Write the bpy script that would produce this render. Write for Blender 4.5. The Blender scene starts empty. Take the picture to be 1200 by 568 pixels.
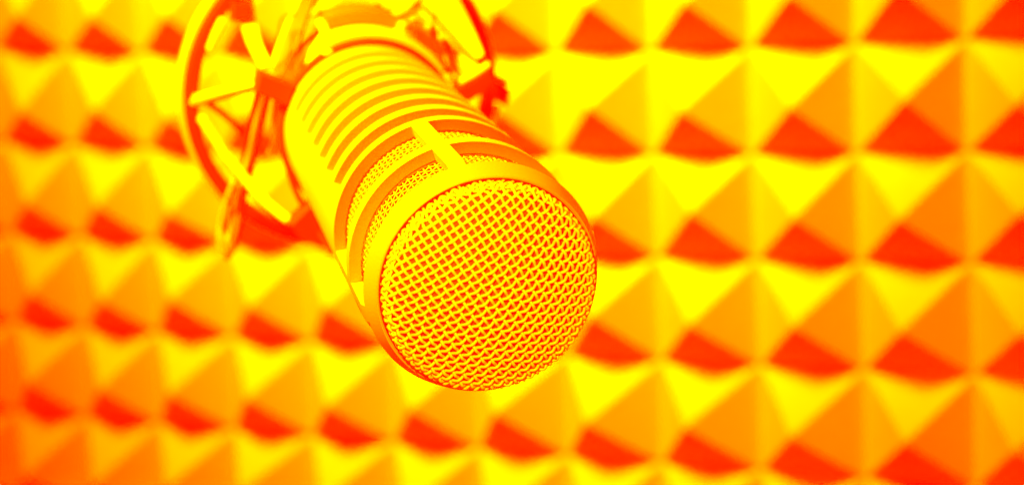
import bpy, math, numpy as np
from mathutils import Matrix, Vector
sc = bpy.context.scene
col = sc.collection
U = 0.025            # metres per grille radius
CELL = 0.050         # metres per foam pyramid
# ---------------------------------------------------------------- frames
# wall axes (across, down, into the wall) seen from the camera (x right, y down, z forward)
Rw = np.array([[0.89243267, 0.04755528, 0.44866738],
               [0.0267182, 0.98711421, -0.15777096],
               [-0.45038879, 0.15278755, 0.87966238]])
CAM = np.array([0.0, 0.0, 1.30])
def wv(c):                       # camera direction -> world (X across the wall, Y into it, Z up)
    c = np.asarray(c, float)
    return np.array([Rw[:, 0] @ c, Rw[:, 2] @ c, -Rw[:, 1] @ c])
def wp(c):
    return CAM + wv(c)
# microphone frame
A = np.array([0.28393299, 0.33293943, -0.89918485]); A /= np.linalg.norm(A)
P0 = np.array([-0.2040945, 0.37583237, 14.86361574]) * U
uu = np.cross(A, [0, -1, 0]); uu /= np.linalg.norm(uu)
vv = np.cross(uu, A)*1.0
E1, E2, E3 = -uu, np.cross(np.cross(A, [0, -1, 0]) / np.linalg.norm(np.cross(A, [0, -1, 0])), A), A
if E2[1] > 0: E2 = -E2
def mic_matrix():
    m = Matrix.Identity(4)
    for k, e in enumerate((E1, E2, E3)):
        w = wv(e)
        for r in range(3): m[r][k] = w[r]
    o = wp(P0)
    for r in range(3): m[r][3] = o[r]
    return m
# ---------------------------------------------------------------- materials
def mat(name, rgb, rough=0.5, metal=0.0, spec=0.5, bump=0.0, bscale=400.0, var=0.0):
    m = bpy.data.materials.new(name); m.use_nodes = True
    nt = m.node_tree; b = nt.nodes['Principled BSDF']
    b.inputs['Base Color'].default_value = (*rgb, 1)
    b.inputs['Roughness'].default_value = rough
    b.inputs['Metallic'].default_value = metal
    b.inputs['Specular IOR Level'].default_value = spec
    tc = nt.nodes.new('ShaderNodeTexCoord')
    nz = nt.nodes.new('ShaderNodeTexNoise'); nz.inputs['Scale'].default_value = bscale
    nz.inputs['Detail'].default_value = 4
    nt.links.new(tc.outputs['Object'], nz.inputs['Vector'])
    if bump > 0:
        bp = nt.nodes.new('ShaderNodeBump'); bp.inputs['Strength'].default_value = bump
        bp.inputs['Distance'].default_value = 0.0005
        nt.links.new(nz.outputs['Fac'], bp.inputs['Height'])
        nt.links.new(bp.outputs['Normal'], b.inputs['Normal'])
    if var > 0:
        mx = nt.nodes.new('ShaderNodeMix'); mx.data_type = 'RGBA'
        mx.inputs['A'].default_value = (rgb[0], rgb[1] * (1 - var), 0, 1)
        mx.inputs['B'].default_value = (rgb[0], min(1, rgb[1] * (1 + var)), 0, 1)
        nt.links.new(nz.outputs['Fac'], mx.inputs['Factor'])
        nt.links.new(mx.outputs['Result'], b.inputs['Base Color'])
    return m
M_foam = mat('yellow_foam', (0.9, 0.16, 0.0), 1.0, spec=0.0, bump=0.35, bscale=260, var=0.10)
M_body = mat('yellow_enamel', (0.9, 0.42, 0.0), 0.42, spec=0.3, bump=0.12, bscale=1500, var=0.04)
M_wire = mat('yellow_wire', (0.95, 0.84, 0.0), 0.3, metal=0.0, spec=0.6)
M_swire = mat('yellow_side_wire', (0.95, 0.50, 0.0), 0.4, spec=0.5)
M_liner = mat('red_grille_liner', (0.9, 0.075, 0.0), 0.9, spec=0.1, bump=0.4, bscale=900, var=0.25)
M_sliner = mat('amber_side_liner', (0.9, 0.05, 0.0), 0.8, spec=0.2)
M_red = mat('red_mount', (0.9, 0.03, 0.0), 0.6, spec=0.12)
M_org = mat('orange_mount', (0.9, 0.18, 0.0), 0.6, spec=0.2)
M_yel = mat('yellow_cord', (0.9, 0.82, 0.0), 0.55, spec=0.4)
# ---------------------------------------------------------------- mesh helpers (V in grille radii)
class MB:
    def __init__(s): s.v = []; s.f = []; s.n = 0
    def add(s, V, F):
        s.v.append(np.asarray(V, float)); s.f += [tuple(int(i) + s.n for i in f) for f in F]; s.n += len(V)
    def build(s, name, m, parent=None, smooth=True, scale=U, angle=None):
        me = bpy.data.meshes.new(name)
        V = np.concatenate(s.v) * scale
        me.from_pydata(V.tolist(), [], s.f); me.update()
        me.materials.append(m)
        if smooth:
            me.polygons.foreach_set('use_smooth', [True] * len(me.polygons))
            if angle: me.set_sharp_from_angle(angle=math.radians(angle))
        o = bpy.data.objects.new(name, me); col.objects.link(o)
        if parent: o.parent = parent
        return o
def tube(mb, pts, rad, n=8, cap=True):
    pts = np.asarray(pts, float); rad = np.broadcast_to(np.asarray(rad, float), (len(pts),))
    T = np.gradient(pts, axis=0); T /= np.linalg.norm(T, axis=1)[:, None]
    ref = np.array([0.13, 0.21, 0.97])
    if abs(T[0] @ ref) > .93: ref = np.array([0.97, 0.2, 0.1])
    N = ref - (T @ ref)[:, None] * T; N /= np.linalg.norm(N, axis=1)[:, None]
    B = np.cross(T, N)
    a = np.linspace(0, 2 * np.pi, n, endpoint=False)
    ring = pts[:, None] + rad[:, None, None] * (np.cos(a)[None, :, None] * N[:, None] + np.sin(a)[None, :, None] * B[:, None])
    V = ring.reshape(-1, 3); F = []
    L = len(pts)
    for i in range(L - 1):
        for k in range(n):
            k2 = (k + 1) % n
            F.append((i * n + k, i * n + k2, (i + 1) * n + k2, (i + 1) * n + k))
    V = V.tolist()
    if cap:                                       # rounded ends
        for i, sg in ((0, -1), (L - 1, 1)):
            c = len(V); V.append((pts[i] + sg * T[i] * rad[i] * .8).tolist())
            for k in range(n):
                k2 = (k + 1) % n
                F.append((c, i * n + k2, i * n + k) if sg < 0 else (c, i * n + k, i * n + k2))
    mb.add(V, F)
def smooth_path(pts, m=6):
    pts = np.asarray(pts, float)
    if len(pts) < 3: return pts, np.linspace(0, len(pts) - 1, len(pts))
    out, ts = [], []
    for i in range(len(pts) - 1):
        p0 = pts[max(i - 1, 0)]; p1 = pts[i]; p2 = pts[i + 1]; p3 = pts[min(i + 2, len(pts) - 1)]
        for t in np.linspace(0, 1, m, endpoint=False):
            out.append(.5 * (2 * p1 + (p2 - p0) * t + (2 * p0 - 5 * p1 + 4 * p2 - p3) * t * t + (3 * p1 - p0 - 3 * p2 + p3) * t ** 3)); ts.append(i + t)
    out.append(pts[-1]); ts.append(len(pts) - 1)
    return np.array(out), np.array(ts)
def lathe(mb, prof, a0=0, a1=360, n=160, closed_prof=False):
    full = abs(a1 - a0) >= 359.9
    ang = np.radians(np.linspace(a0, a1, n, endpoint=not full))
    prof = np.asarray(prof, float); k = len(prof)
    V = np.stack([np.outer(np.cos(ang), prof[:, 0]), np.outer(np.sin(ang), prof[:, 0]), np.tile(prof[:, 1], (n, 1))], -1).reshape(-1, 3)
    F = []
    for i in range(n if full else n - 1):
        j = (i + 1) % n
        for q in range(k if closed_prof else k - 1):
            q2 = (q + 1) % k
            F.append((i * k + q, j * k + q, j * k + q2, i * k + q2))
    if closed_prof and not full:
        F.append(tuple(range(k))); F.append(tuple((n - 1) * k + q for q in reversed(range(k))))
    mb.add(V, F)
def prism(mb, poly, z0, z1, bev=0.03):
    poly = np.asarray(poly, float); c = poly.mean(0); k = len(poly)
    small = c + (poly - c) * (1 - bev / np.linalg.norm(poly - c, axis=1).mean())
    lev = [(small, z1), (poly, z1 - bev), (poly, z0 + bev), (small, z0)]
    V = np.concatenate([np.c_[p, np.full(k, z)] for p, z in lev]); F = []
    for l in range(3):
        for q in range(k):
            q2 = (q + 1) % k
            F.append((l * k + q, l * k + q2, (l + 1) * k + q2, (l + 1) * k + q))
    F.append(tuple(range(k))); F.append(tuple(3 * k + q for q in reversed(range(k))))
    mb.add(V, F)
def thing(name, label, cat, matrix):
    o = bpy.data.objects.new(name, None); col.objects.link(o)
    o.empty_display_size = 0.02
    o.matrix_world = matrix; o['label'] = label; o['category'] = cat
    return o
# ================================================================ MICROPHONE
mic = thing('microphone', 'large cylindrical microphone with domed woven wire grille and slotted yellow body, pointing at the viewer', 'microphone', mic_matrix())
RB = 1.1007; TAP = 0.025; ZE = 5.12; DEP = 0.108
def rbody(L): return np.where(L < 0.26, 1.0 + (RB * (1 - TAP * .26) - 1.0) * np.clip(L / .26, 0, 1) ** 1.15, RB * (1 - TAP * L))
big = [(0.20, 0.77), (0.93, 1.60)]
bigphi = [(22, 103.5), (112, 194), (202.5, 284), (292.5, 374)]
nar_b = [2.02 + .443 * k for k in range(7)]
nar = [(b - .285, b) for b in nar_b]
narphi = (52, 163.6)
def grid_body():
    zs = sorted(set([0, .03, .07, .12, .16, .26] + [z for s in big + nar for z in s] + [ZE - .03, ZE]))
    zz = []
    for a_, b_ in zip(zs[:-1], zs[1:]):
        m = max(1, int((b_ - a_) / .16)); zz += list(np.linspace(a_, b_, m, endpoint=False))
    zz.append(ZE); zz = np.array(zz)
    br = sorted(set([round(p % 360, 3) for s in bigphi for p in s] + list(narphi)))
    ph = []
    br2 = br + [br[0] + 360]
    for a_, b_ in zip(br2[:-1], br2[1:]):
        m = max(1, int(round((b_ - a_) / 1.8))); ph += list(np.linspace(a_, b_, m, endpoint=False))
    ph = np.array(ph); n = len(ph)
    def hole(i, j):
        zc = .5 * (zz[i] + zz[i + 1]); pc = ph[j] + .4
        for a_, b_ in big:
            if a_ < zc < b_:
                for p, q in bigphi:
                    if p < pc % 360 < q or p < pc % 360 + 360 < q: return True
        for a_, b_ in nar:
            if a_ < zc < b_ and narphi[0] < pc % 360 < narphi[1]: return True
        return False
    H = np.array([[hole(i, j) for j in range(n)] for i in range(len(zz) - 1)])
    mb = MB(); V = []
    nz = len(zz)
    for dep in (0, 1):
        for L in zz:
            r = float(rbody(L)) - (DEP if dep else 0)
            for p in ph:
                V.append((r * math.cos(math.radians(p)), r * math.sin(math.radians(p)), -L))
    F = []
    id_ = lambda d, i, j: d * nz * n + i * n + j % n
    for i in range(nz - 1):
        for j in range(n):
            if not H[i, j]:
                F.append((id_(0, i, j), id_(0, i + 1, j), id_(0, i + 1, j + 1), id_(0, i, j + 1)))
            else:
                if i == 0 or not H[i - 1, j]: F.append((id_(0, i, j), id_(0, i, j + 1), id_(1, i, j + 1), id_(1, i, j)))
                if i == nz - 2 or not H[i + 1, j]: F.append((id_(0, i + 1, j), id_(1, i + 1, j), id_(1, i + 1, j + 1), id_(0, i + 1, j + 1)))
                if not H[i, (j - 1) % n]: F.append((id_(0, i, j), id_(1, i, j), id_(1, i + 1, j), id_(0, i + 1, j)))
                if not H[i, (j + 1) % n]: F.append((id_(0, i, j + 1), id_(0, i + 1, j + 1), id_(1, i + 1, j + 1), id_(1, i, j + 1)))
    mb.add(V, F)
    return mb
body = grid_body().build('body', M_body, mic, True, angle=38)
import bmesh
bm = bmesh.new(); bm.from_mesh(body.data)
bmesh.ops.delete(bm, geom=[v for v in bm.verts if not v.link_faces], context='VERTS')
bm.to_mesh(body.data); bm.free()

# front lip and groove round the grille
mb = MB()
lathe(mb, [(1.000, -0.004), (0.997, .006), (.990, .008), (.984, 0.0), (.981, -.018), (.975, -.022), (.972, -.024), (.970, -.05), (.970, -.20), (.955, -.20)], n=220)
frim = mb.build('front_rim', M_body, mic)
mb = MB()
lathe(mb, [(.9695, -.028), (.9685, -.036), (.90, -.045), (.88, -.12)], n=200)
mb.build('groove_shade', M_red, frim)  # shade of the groove, put in as a dark red ring
# rear cap behind the clamp
mb = MB()
lathe(mb, [(.955, -ZE), (.93, -ZE - .05), (.80, -ZE - .08), (.80, -6.6), (.70, -6.9), (.30, -7.0), (.001, -7.0)], n=96)
mb.build('rear_cap', M_org, mic, angle=40)
# domed front grille : profile by arc length
CR, rK = 2.5, 0.865
th1 = math.asin(rK / CR); SH = 0.10
cz = 0.0
def dome(sig):
    sig = np.asarray(sig, float)
    s1 = CR * th1; s2 = s1 + SH * (math.pi / 2 - th1)
    th = sig / CR
    r1 = CR * np.sin(th); z1 = CR * np.cos(th) - CR; n1 = th
    a_ = th1 + (sig - s1) / SH
    rc = rK - SH * math.sin(th1); zc = CR * math.cos(th1) - CR - SH * math.cos(th1)
    r2 = rc + SH * np.sin(a_); z2 = zc + SH * np.cos(a_)
    r3 = rc + SH + 0 * sig; z3 = zc - (sig - s2)
    r = np.where(sig < s1, r1, np.where(sig < s2, r2, r3)); z = np.where(sig < s1, z1, np.where(sig < s2, z2, z3))
    nn = np.where(sig < s1, n1, np.where(sig < s2, a_, math.pi / 2))
    return r, z, nn
S_END = CR * th1 + SH * (math.pi / 2 - th1) + 0.17
_, zend, _ = dome(np.array([S_END]))
ZT = -0.105 - float(zend[0])                     # crown height so that the skirt ends inside the groove
PITCH = 0.0692; RW = 0.0134; ROT = math.radians(36)
def weave(mb, pitch, rw, amp, smax):
    K = int(smax / pitch) + 1
    for d in (0, 1):
        for k in range(-K, K + 1):
            t = (k + .35 * (1 - d) + .15) * pitch
            if abs(t) > smax: continue
            hl = math.sqrt(smax ** 2 - t * t)
            m = max(6, int(2 * hl / pitch * 6))
            s = np.linspace(-hl, hl, m)
            off_s = (.5 - .35 - .15) if d == 0 else 0
            # crossing positions along s follow the other family's offsets
            o = (.15 if d == 0 else .50) * pitch
            wob = amp * np.cos(np.pi * ((s - o) / pitch + k + d))
            x, y = (s, t + 0 * s) if d == 0 else (t + 0 * s, s)
            x2 = x * math.cos(ROT) - y * math.sin(ROT); y2 = x * math.sin(ROT) + y * math.cos(ROT)
            sig = np.hypot(x2, y2); ph = np.arctan2(y2, x2)
            r, z, nn = dome(sig)
            r = r + wob * np.sin(nn); z = z + wob * np.cos(nn)
            tube(mb, np.c_[r * np.cos(ph), r * np.sin(ph), z + ZT], rw, 6, cap=False)
mb = MB(); weave(mb, PITCH, RW, RW * 1.35, S_END)
grille = mb.build('front_grille', M_wire, mic)
mb = MB()
sg = np.linspace(0, S_END, 60); r_, z_, n_ = dome(sg)
lathe(mb, np.c_[np.maximum(r_ - .06 * np.sin(n_), .0005), z_ - .06 * np.cos(n_) + ZT][::-1], n=120)
mb.build('grille_liner', M_liner, grille)
# woven wire sleeve seen through the slots
mb = MB(); Rs0 = lambda L: float(RB * (1 - TAP * L)) - DEP - .004
zp = 0.071; nph = 108
for k in range(nph * 1):
    ph = 2 * math.pi * k / nph
    if 215 < math.degrees(ph) < 325: continue
    L = np.arange(.16, 5.0, zp / 4)
    wob = .0065 * np.cos(np.pi * (L / zp + k))
    r = RB * (1 - TAP * L) - DEP - .026 + wob
    tube(mb, np.c_[r * math.cos(ph), r * math.sin(ph), -L], 0.0084, 5, cap=False)
for q in range(3, int(5.0 / zp)):
    L = q * zp
    a_ = np.radians(np.arange(-35, 216, 360 / nph / 4))
    wob = -.0065 * np.cos(np.pi * (a_ * nph / (2 * np.pi) + q))
    r = RB * (1 - TAP * L) - DEP - .026 + wob
    tube(mb, np.c_[r * np.cos(a_), r * np.sin(a_), np.full(len(a_), -L)], 0.0084, 5, cap=False)
sidegr = mb.build('side_grille', M_swire, mic)
mb = MB()
lathe(mb, [(RB * (1 - TAP * L) - DEP - .085, -L) for L in (.15, 2.5, 5.0)], n=140)
mb.build('sleeve_liner', M_sliner, sidegr)
# ================================================================ SHOCK MOUNT
mount = thing('shock_mount', 'round red shock mount with yellow elastic cords around the rear of the microphone', 'shock mount', mic_matrix())
mb = MB()
lathe(mb, [(1.745, -6.42), (1.775, -6.39), (1.885, -6.39), (1.91, -6.42), (1.91, -6.55), (1.745, -6.55)], n=200, closed_prof=True)
ring = mb.build('outer_ring', M_red, mount, angle=40)
mb = MB()
lathe(mb, [(1.80, -6.56), (1.95, -6.56), (1.97, -6.60), (1.97, -6.78), (1.93, -6.82), (1.80, -6.82)], n=200, closed_prof=True)
mb.build('ring_lit_side', M_yel, ring, angle=40)  # lit outer side of the ring, built as a yellow hoop
mb = MB()
lathe(mb, [(.968, -4.98), (1.00, -4.96), (1.04, -4.98), (1.04, -5.06), (.968, -5.06)], n=160, closed_prof=True)
mb.build('clamp_collar', M_red, mount, angle=40)
mb = MB()
lathe(mb, [(.80, -5.07), (1.085, -5.07), (1.10, -5.10), (1.10, -5.40), (.80, -5.40)], a0=40, a1=118, n=60, closed_prof=True)
mb.build('clamp_saddle', M_yel, mount, angle=40)
mb = MB()
lathe(mb, [(.80, -5.45), (1.25, -5.45), (1.25, -5.9), (.80, -5.9)], a0=62, a1=112, n=40, closed_prof=True)
mb.build('rear_saddle', M_org, mount, angle=40)
brs = {
 'bracket': [([[-1.296, 0.633], [-0.881, 0.491], [-0.933, 0.245], [-1.332, 0.41]],5.0),
   ([[-0.853, -1.119], [-0.632, -0.872], [-0.457, -1.138], [-0.38, -1.398], [-0.702, -1.336]],5.0),
   ([[0.954, 0.513], [1.061, 0.557], [1.346, 0.766], [1.431, 0.628], [1.264, 0.462], [1.064, 0.315]],5.0),
   ([[-1.424, 1.126], [-1.185, 1.096], [-1.217, 0.934], [-1.433, 0.905]],6.3),
   ([[1.874, 0.268], [2.037, 0.186], [2.005, -0.032], [1.866, 0.03]],6.3)],
}
for poly, L in brs['bracket']:
    mb = MB(); prism(mb, poly, -L - .16, -L + .10); mb.build('bracket', M_red, mount, smooth=False)
MATS = {'y': M_yel, 'r': M_red, 'o': M_org}
CORDS = [
 ('elastic_cord', [[-0.893, 0.626, -5.2], [-0.706, 0.868, -5.7], [-0.462, 1.269, -6.2]] , [0.016, 0.017, 0.018] , 'r'),  # dark outline along the left support arm's edge, built as a tube
 ('elastic_cord', [[-1.128, 0.652, -5.3], [-0.988, 0.9, -5.6], [-0.916, 1.055, -5.8], [-0.763, 1.1, -5.85]] , [0.012, 0.012, 0.012, 0.012] , 'r'),
 ('elastic_cord', [[1.276, 0.753, -5.0], [1.133, 0.867, -5.3], [0.959, 1.049, -5.8], [0.739, 1.24, -6.2]] , [0.021, 0.022, 0.022, 0.022] , 'r'),  # dark outline along the right support arm's edge, built as a tube
 ('elastic_cord', [[-0.789, 0.669, -5.6], [-0.559, 0.87, -5.8], [-0.364, 0.915, -5.9]] , [0.035, 0.035, 0.035] , 'r'),
 ('elastic_cord', [[0.44, 1.192, -5.7], [0.806, 1.346, -6.0]] , [0.02, 0.02] , 'r'),
 ('elastic_cord', [[-1.776, -0.054, -6.3], [-1.544, 0.176, -5.8], [-1.291, 0.454, -5.1]], [0.072, 0.055, 0.034], 'y'),
 ('elastic_cord', [[-1.718, -0.117, -6.35], [-1.449, 0.112, -5.9], [-1.28, 0.392, -5.15]], [0.026, 0.025, 0.024], 'r'),
 ('elastic_cord', [[-1.717, -0.27, -6.3], [-1.482, -0.596, -6.0], [-1.231, -0.865, -5.7], [-1.05, -1.016, -5.4], [-0.835, -1.133, -5.1]], [0.056, 0.056, 0.055, 0.054, 0.053], 'y'),
 ('elastic_cord', [[-1.608, -0.52, -6.45], [-1.464, -0.688, -6.1], [-1.211, -0.98, -5.8], [-1.05, -1.101, -5.5], [-0.833, -1.229, -5.2]], [0.026, 0.025, 0.025, 0.025, 0.024], 'r'),
 ('elastic_cord', [[-1.667, -0.131, -6.6], [-1.373, -0.385, -6.9], [-1.043, -0.724, -7.2]], [0.042, 0.042, 0.043], 'r'),
 ('elastic_cord', [[-1.268, 0.386, -5.1], [-1.279, -0.031, -5.4], [-1.272, -0.553, -5.8], [-1.288, -1.003, -6.1], [-1.335, -1.421, -6.2], [-1.387, -1.638, -6.2]], [0.031, 0.032, 0.032, 0.033, 0.033, 0.033], 'r'),
 ('elastic_cord', [[-1.211, 0.388, -5.1], [-1.218, -0.08, -5.4], [-1.22, -0.604, -5.8], [-1.279, -1.254, -6.15], [-1.309, -1.551, -6.2], [-1.349, -1.791, -6.2]], [0.037, 0.037, 0.038, 0.039, 0.039, 0.039], 'y'),
 ('elastic_cord', [[-1.144, 0.37, -5.1], [-1.15, -0.078, -5.4], [-1.151, -0.603, -5.8], [-1.189, -1.151, -6.1], [-1.214, -1.534, -6.15], [-1.264, -1.834, -6.2], [-1.36, -1.988, -6.2]], [0.035, 0.035, 0.036, 0.037, 0.037, 0.037, 0.037], 'r'),
 ('elastic_cord', [[-1.345, -0.95, -6.0], [-1.417, -1.26, -6.1], [-1.442, -1.551, -6.2], [-1.443, -1.747, -6.2], [-1.415, -1.9, -6.2]], [0.025, 0.025, 0.031, 0.041, 0.041], 'y'),
 ('elastic_cord', [[-1.028, 0.321, -5.15], [-1.017, 0.053, -5.3], [-0.975, -0.306, -5.5], [-0.954, -0.548, -5.8]], [0.049, 0.049, 0.05, 0.05], 'y'),
 ('elastic_cord', [[-1.526, 0.923, -6.2], [-1.597, 0.76, -6.2], [-1.676, 0.566, -6.2]], [0.056, 0.056, 0.036], 'y'),
 ('peg', [[-1.86, -0.13, -6.5], [-1.718, -0.067, -6.2]], [0.041, 0.041], 'y'),
 ('peg', [[1.804, 0.356, -6.2], [2.06, 0.212, -6.5]], [0.041, 0.041], 'y'),
 ('peg', [[1.874, -0.008, -6.2], [1.802, -0.193, -6.0]], [0.036, 0.035], 'y'),
 ('peg', [[0.337, 1.179, -5.6], [0.679, 1.219, -5.9]], [0.05, 0.05], 'y'),
 ('peg', [[0.378, 1.105, -5.4], [0.651, 1.11, -5.7]], [0.049, 0.05], 'y'),
 ('peg', [[0.299, 1.056, -5.3], [0.529, 0.982, -5.4]], [0.049, 0.049], 'y'),
 ('peg', [[0.559, 0.89, -5.2], [0.78, 0.768, -5.2]], [0.049, 0.044], 'y'),
 ('strut', [[0.868, 1.025, -5.8], [0.858, 0.86, -5.5], [0.893, 0.642, -5.2]], [0.04, 0.04, 0.039], 'r'),
 ('strut', [[1.052, 0.876, -5.9], [1.071, 0.732, -5.6], [1.053, 0.566, -5.2]], [0.04, 0.04, 0.039], 'r'),
 ('elastic_cord', [[1.026, 0.706, -5.7], [1.025, 0.612, -5.5], [1.013, 0.555, -5.2]], [0.045, 0.045, 0.044], 'y'),
 ('elastic_cord', [[1.169, 0.746, -5.9], [1.211, 0.675, -5.6], [1.226, 0.647, -5.3]], [0.03, 0.045, 0.059], 'y'),
 ('bracket_edge', [[1.025, 0.588, -4.95], [1.178, 0.683, -4.95], [1.329, 0.797, -4.95]], [0.043, 0.043, 0.043], 'y'),
 ('knob', [[-0.49, 1.045, -5.7], [-0.475, 1.001, -5.5], [-0.478, 0.909, -5.3]], [0.05, 0.05, 0.069], 'y'),
 ('knob', [[-0.471, 0.945, -5.4], [-0.586, 0.788, -5.3], [-0.708, 0.617, -5.1]], [0.079, 0.088, 0.058], 'y'),
 ('knob', [[-0.57, 0.86, -5.0], [-0.484, 0.872, -5.0]], [0.039, 0.039], 'y'),
 ('knob', [[-0.499, 1.056, -6.2], [-0.419, 1.069, -6.2]], [0.051, 0.051], 'y'),
 ('knob', [[-0.409, 0.908, -5.15], [-0.343, 0.929, -5.15]], [0.058, 0.049], 'r'),
 ('strut', [[-0.676, 0.504, -5.8], [-0.568, 0.666, -5.9], [-0.518, 0.786, -6.0]], [0.05, 0.071, 0.041], 'o'),
 ('screw', [[0.314, 1.139, -6.4], [0.359, 1.099, -6.4]], [0.041, 0.041], 'r'),
 ('bead', [[0.742, 1.075, -5.6], [0.764, 1.056, -5.6]], [0.04, 0.04], 'y'),
 ('bead', [[0.905, 0.96, -5.6], [0.929, 0.931, -5.6]], [0.04, 0.04], 'y'),
 ('body_edge_strip', [[-0.961, -0.285, -5.05], [-0.799, -0.726, -5.05], [-0.622, -1.036, -5.0], [-0.467, -1.269, -4.9], [-0.377, -1.42, -4.8]], [0.036]*5, 'r'),  # dark red tube following the left edge of the body
]
for name, pts, rad, m in CORDS:
    p, t = smooth_path(pts)
    rr = np.interp(t, np.arange(len(rad)), rad)
    mb = MB(); tube(mb, p, rr, 10); mb.build(name, MATS[m], mount)
def band(pts, widths, thick):
    """flat tapered arm lying in the plane of the ring"""
    p, t = smooth_path(pts, 8); w = np.interp(t, np.arange(len(widths)), widths)
    T = np.gradient(p, axis=0); T /= np.linalg.norm(T, axis=1)[:, None]
    S = np.cross(T, [0, 0, 1.0]); S /= np.linalg.norm(S, axis=1)[:, None]
    N = np.cross(S, T)
    V = []; F = []
    prof = [(-1, .6), (-.9, 1), (.9, 1), (1, .6), (1, -.6), (.9, -1), (-.9, -1), (-1, -.6)]
    for i in range(len(p)):
        for a_, b_ in prof: V.append(p[i] + S[i] * a_ * w[i] / 2 + N[i] * b_ * thick / 2)
    k = len(prof)
    for i in range(len(p) - 1):
        for q in range(k):
            q2 = (q + 1) % k; F.append((i * k + q, i * k + q2, (i + 1) * k + q2, (i + 1) * k + q))
    F.append(tuple(reversed(range(k)))); F.append(tuple((len(p) - 1) * k + q for q in range(k)))
    mb = MB(); mb.add(V, F); return mb
for pts, w in [
    ([[-1.038, 0.532, -5.4], [-0.798, 0.838, -5.9], [-0.403, 1.353, -6.5], [-0.11, 1.803, -6.9]], [.14, .20, .28, .32]),
    ([[-1.127, 0.569, -5.4], [-1.19, 0.721, -6.0], [-1.231, 1.012, -6.5], [-1.256, 1.438, -6.9]], [.12, .16, .20, .22]),
    ([[1.29, 0.80, -5.2], [1.178, 0.978, -5.7], [0.98, 1.27, -6.3], [0.62, 1.75, -7.0]], [.12, .32, .50, .55])]:
    band(pts, w, .07).build('support_arm', M_yel, mount, angle=40)
# ================================================================ FOAM WALL
WP = np.array([0.730335099, -0.273015379, 16.1191358]); WH = 0.480813461
WC = np.array([[-0.1239, 0.0753, -0.0021, 0.0480, 0.0173, 0.0429, -0.0581],
               [-0.0853, -0.1065, 0.0317, 0.0178, 0.0742, 0.0249, 0.0106]])      # slow stretch of the soft sheet
WT = np.array([[0.0378, -0.0940, -0.0908, 0.0567, 0.0364, -0.0335],
               [0.0187, -0.0471, 0.0050, 0.0640, 0.0404, 0.0082]])               # lean of the tips
def warp(i, j, tip):
    a_ = min(max((i - 6.5) / 6, -1.15), 1.15); b_ = min(max((j - 2) / 2.5, -1.25), 1.25)
    B = np.array([a_ * a_, a_ * b_, b_ * b_, a_ ** 3, a_ * a_ * b_, a_ * b_ * b_, b_ ** 3])
    T = np.array([1, a_, b_, a_ * a_, a_ * b_, b_ * b_]) * tip
    return i + WC[0] @ B + WT[0] @ T, j + WC[1] @ B + WT[1] @ T
w0 = wp(WP * CELL)
rng = np.random.default_rng(4)
I0, I1, J0, J1 = -11, 20, -5, 10
# profile of one pyramid cell: rounded tips and rounded valleys
FR = np.array([0, .035, .08, .20, .34, .44, .475, .5])
fr = np.concatenate([FR, 1 - FR[-2::-1]])[:-1]         # samples over one cell, valley at 0
def hgt(fi, fj):                                         # height 0 at tip .. 1 at valley
    m = max(abs(fi - .5), abs(fj - .5)) * 2               # 0 tip, 1 valley
    k = .05
    m2 = math.sqrt(m * m + k * k) - k * .4
    if m2 > .90: m2 = .90 + (m2 - .90) * .55
    return m2
gi = np.concatenate([i + fr for i in range(I0, I1)]); gj = np.concatenate([j + fr for j in range(J0, J1)])
jit = {}
V = []
for y in gj:
    for x in gi:
        ci, cj = math.floor(x), math.floor(y)
        if (ci, cj) not in jit: jit[(ci, cj)] = rng.normal(0, .022, 3)
        q = jit[(ci, cj)]
        h = hgt(x - ci, y - cj); tip = max(0, 1 - h)
        wi, wj = warp(x - .5 + q[0] * tip, y - .5 + q[1] * tip, tip)
        V.append(((wi - 8) * CELL, WH * CELL * h * (1 + q[2] * 0) + q[2] * CELL * .25 * tip, -(wj - 2) * CELL))
n = len(gi); F = []
for b_ in range(len(gj) - 1):
    for a_ in range(n - 1):
        p, q, r, t = b_ * n + a_, (b_ + 1) * n + a_, (b_ + 1) * n + a_ + 1, b_ * n + a_ + 1
        k_ = len(fr)
        if ((a_ % k_) < k_ / 2) == ((b_ % k_) < k_ / 2): F += [(p, q, r), (p, r, t)]     # ridges run along the cell diagonals
        else: F += [(p, q, t), (q, r, t)]
# flat back and sides give the sheet its thickness
V = np.array(V); back = V.copy(); back[:, 1] = CELL * .95
nb = len(V); per = [a_ for a_ in range(n)] + [b_ * n + n - 1 for b_ in range(1, len(gj))] + [(len(gj) - 1) * n + a_ for a_ in range(n - 2, -1, -1)] + [b_ * n for b_ in range(len(gj) - 2, 0, -1)]
mb = MB()
pv = np.concatenate([V, back[per]]); m_ = len(per)
for q in range(m_):
    F.append((per[q], per[(q + 1) % m_], nb + (q + 1) % m_, nb + q))
F.append(tuple(nb + q for q in range(m_)))
mb.add(pv, F)
foam = mb.build('acoustic_foam_panel', M_foam, None, False, scale=1.0)
foam.location = w0
foam['label'] = 'yellow and orange pyramid acoustic foam covering the wall behind the microphone'
foam['category'] = 'acoustic foam'
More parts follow.
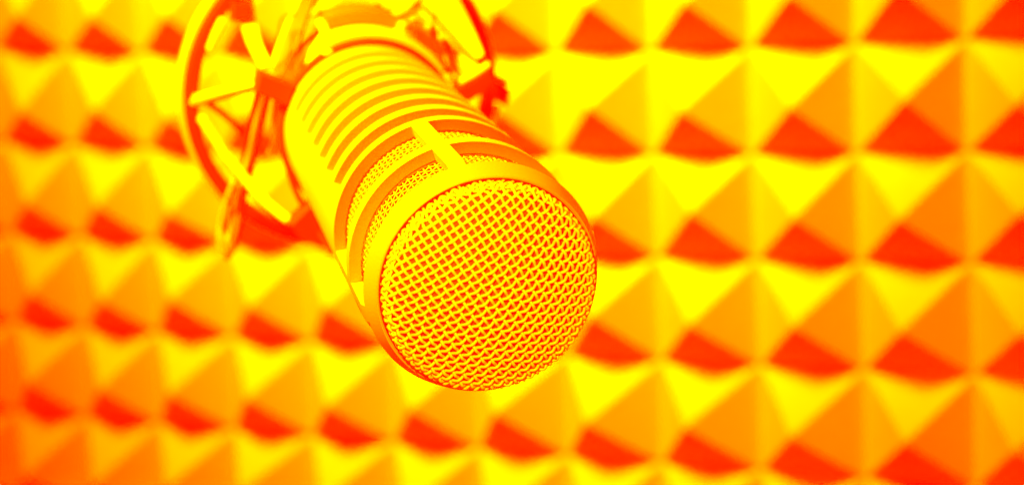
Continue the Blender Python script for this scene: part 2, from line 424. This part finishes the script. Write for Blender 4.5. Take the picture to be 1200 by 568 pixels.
# ================================================================ LIGHT
wd = bpy.data.worlds.new('World'); sc.world = wd; wd.use_nodes = True
bg = wd.node_tree.nodes['Background']
bg.inputs['Color'].default_value = (1, 0.006, 0, 1); bg.inputs['Strength'].default_value = 10.0
def lamp(name, pos, target, power, size, colr=(1, 1, 0), spot=None):
    ld = bpy.data.lights.new(name, 'SPOT' if spot else 'AREA'); ld.energy = power; ld.color = colr
    if spot: ld.spot_size = math.radians(spot); ld.spot_blend = 1.0; ld.shadow_soft_size = size
    else: ld.shape = 'DISK'; ld.size = size
    o = bpy.data.objects.new(name, ld); col.objects.link(o)
    o.location = pos
    d = Vector(np.asarray(target) - np.asarray(pos)); o.rotation_euler = d.to_track_quat('-Z', 'Y').to_euler()
    return o
def wall_pt(i, j, out=0.0):      # a point in front of the wall, in foam cells
    return w0 + np.array([(i - 8) * CELL, -out * CELL, -(j - 2) * CELL])
lamp('wall_lamp', wall_pt(5.35, -14.6, 7.94), wall_pt(6.03, -4.886, -0.24), 890.0, 0.20, spot=math.degrees(0.391 * 2))
mo = wp(P0); mm = mo + wv(-A) * 3.0 * U
ldir = wv(E1) * -0.68 + wv(E2) * 0.73
lamp('key_lamp', mo + ldir * 0.26 - wv(A) * 1.7 * U, mm, 11.0, 0.014, spot=48)
gf = mo + wv(A) * 0.1 * U + (wv(E1) * -0.02 - wv(E2) * 0.30) * U
gl = lamp('grille_fill', mo + (wv(E1) * -0.36 + wv(E2) * 0.50 + wv(E3) * 0.79) * 0.14, gf, 0.92, 0.006, spot=34)  # unseen fill spot, added to brighten the front grille
gl.data.spot_blend = 0.55
mc = mo + wv(-A) * 6.3 * U
lamp('mount_fill', mc + wv(E1) * -0.125 + wv(E2) * 0.085 + wv(E3) * 0.035, mc - wv(E1) * 0.9 * U - wv(E2) * 0.6 * U, 1.5, 0.008, spot=70)  # unseen rim spot, added to brighten the left of the shock mount
# ================================================================ CAMERA
cd = bpy.data.cameras.new('camera'); cam = bpy.data.objects.new('camera', cd); col.objects.link(cam)
m = Matrix.Identity(4)
for k, c in enumerate(((1, 0, 0), (0, -1, 0), (0, 0, -1))):
    w = wv(c)
    for r in range(3): m[r][k] = w[r]
for r in range(3): m[r][3] = CAM[r]
cam.matrix_world = m
cd.sensor_width = 36; cd.lens = 2000 / 1200 * 36; cd.clip_start = 0.01; cd.clip_end = 50
cd.dof.use_dof = True; cd.dof.focus_distance = 15.0 * U; cd.dof.aperture_fstop = 8.8
sc.camera = cam
sc.render.engine = 'CYCLES'
sc.view_settings.view_transform = 'Standard'; sc.view_settings.look = 'None'
sc.view_settings.exposure = 0; sc.view_settings.gamma = 1
sc.cycles.use_denoising = True
sc.cycles.max_bounces = 6
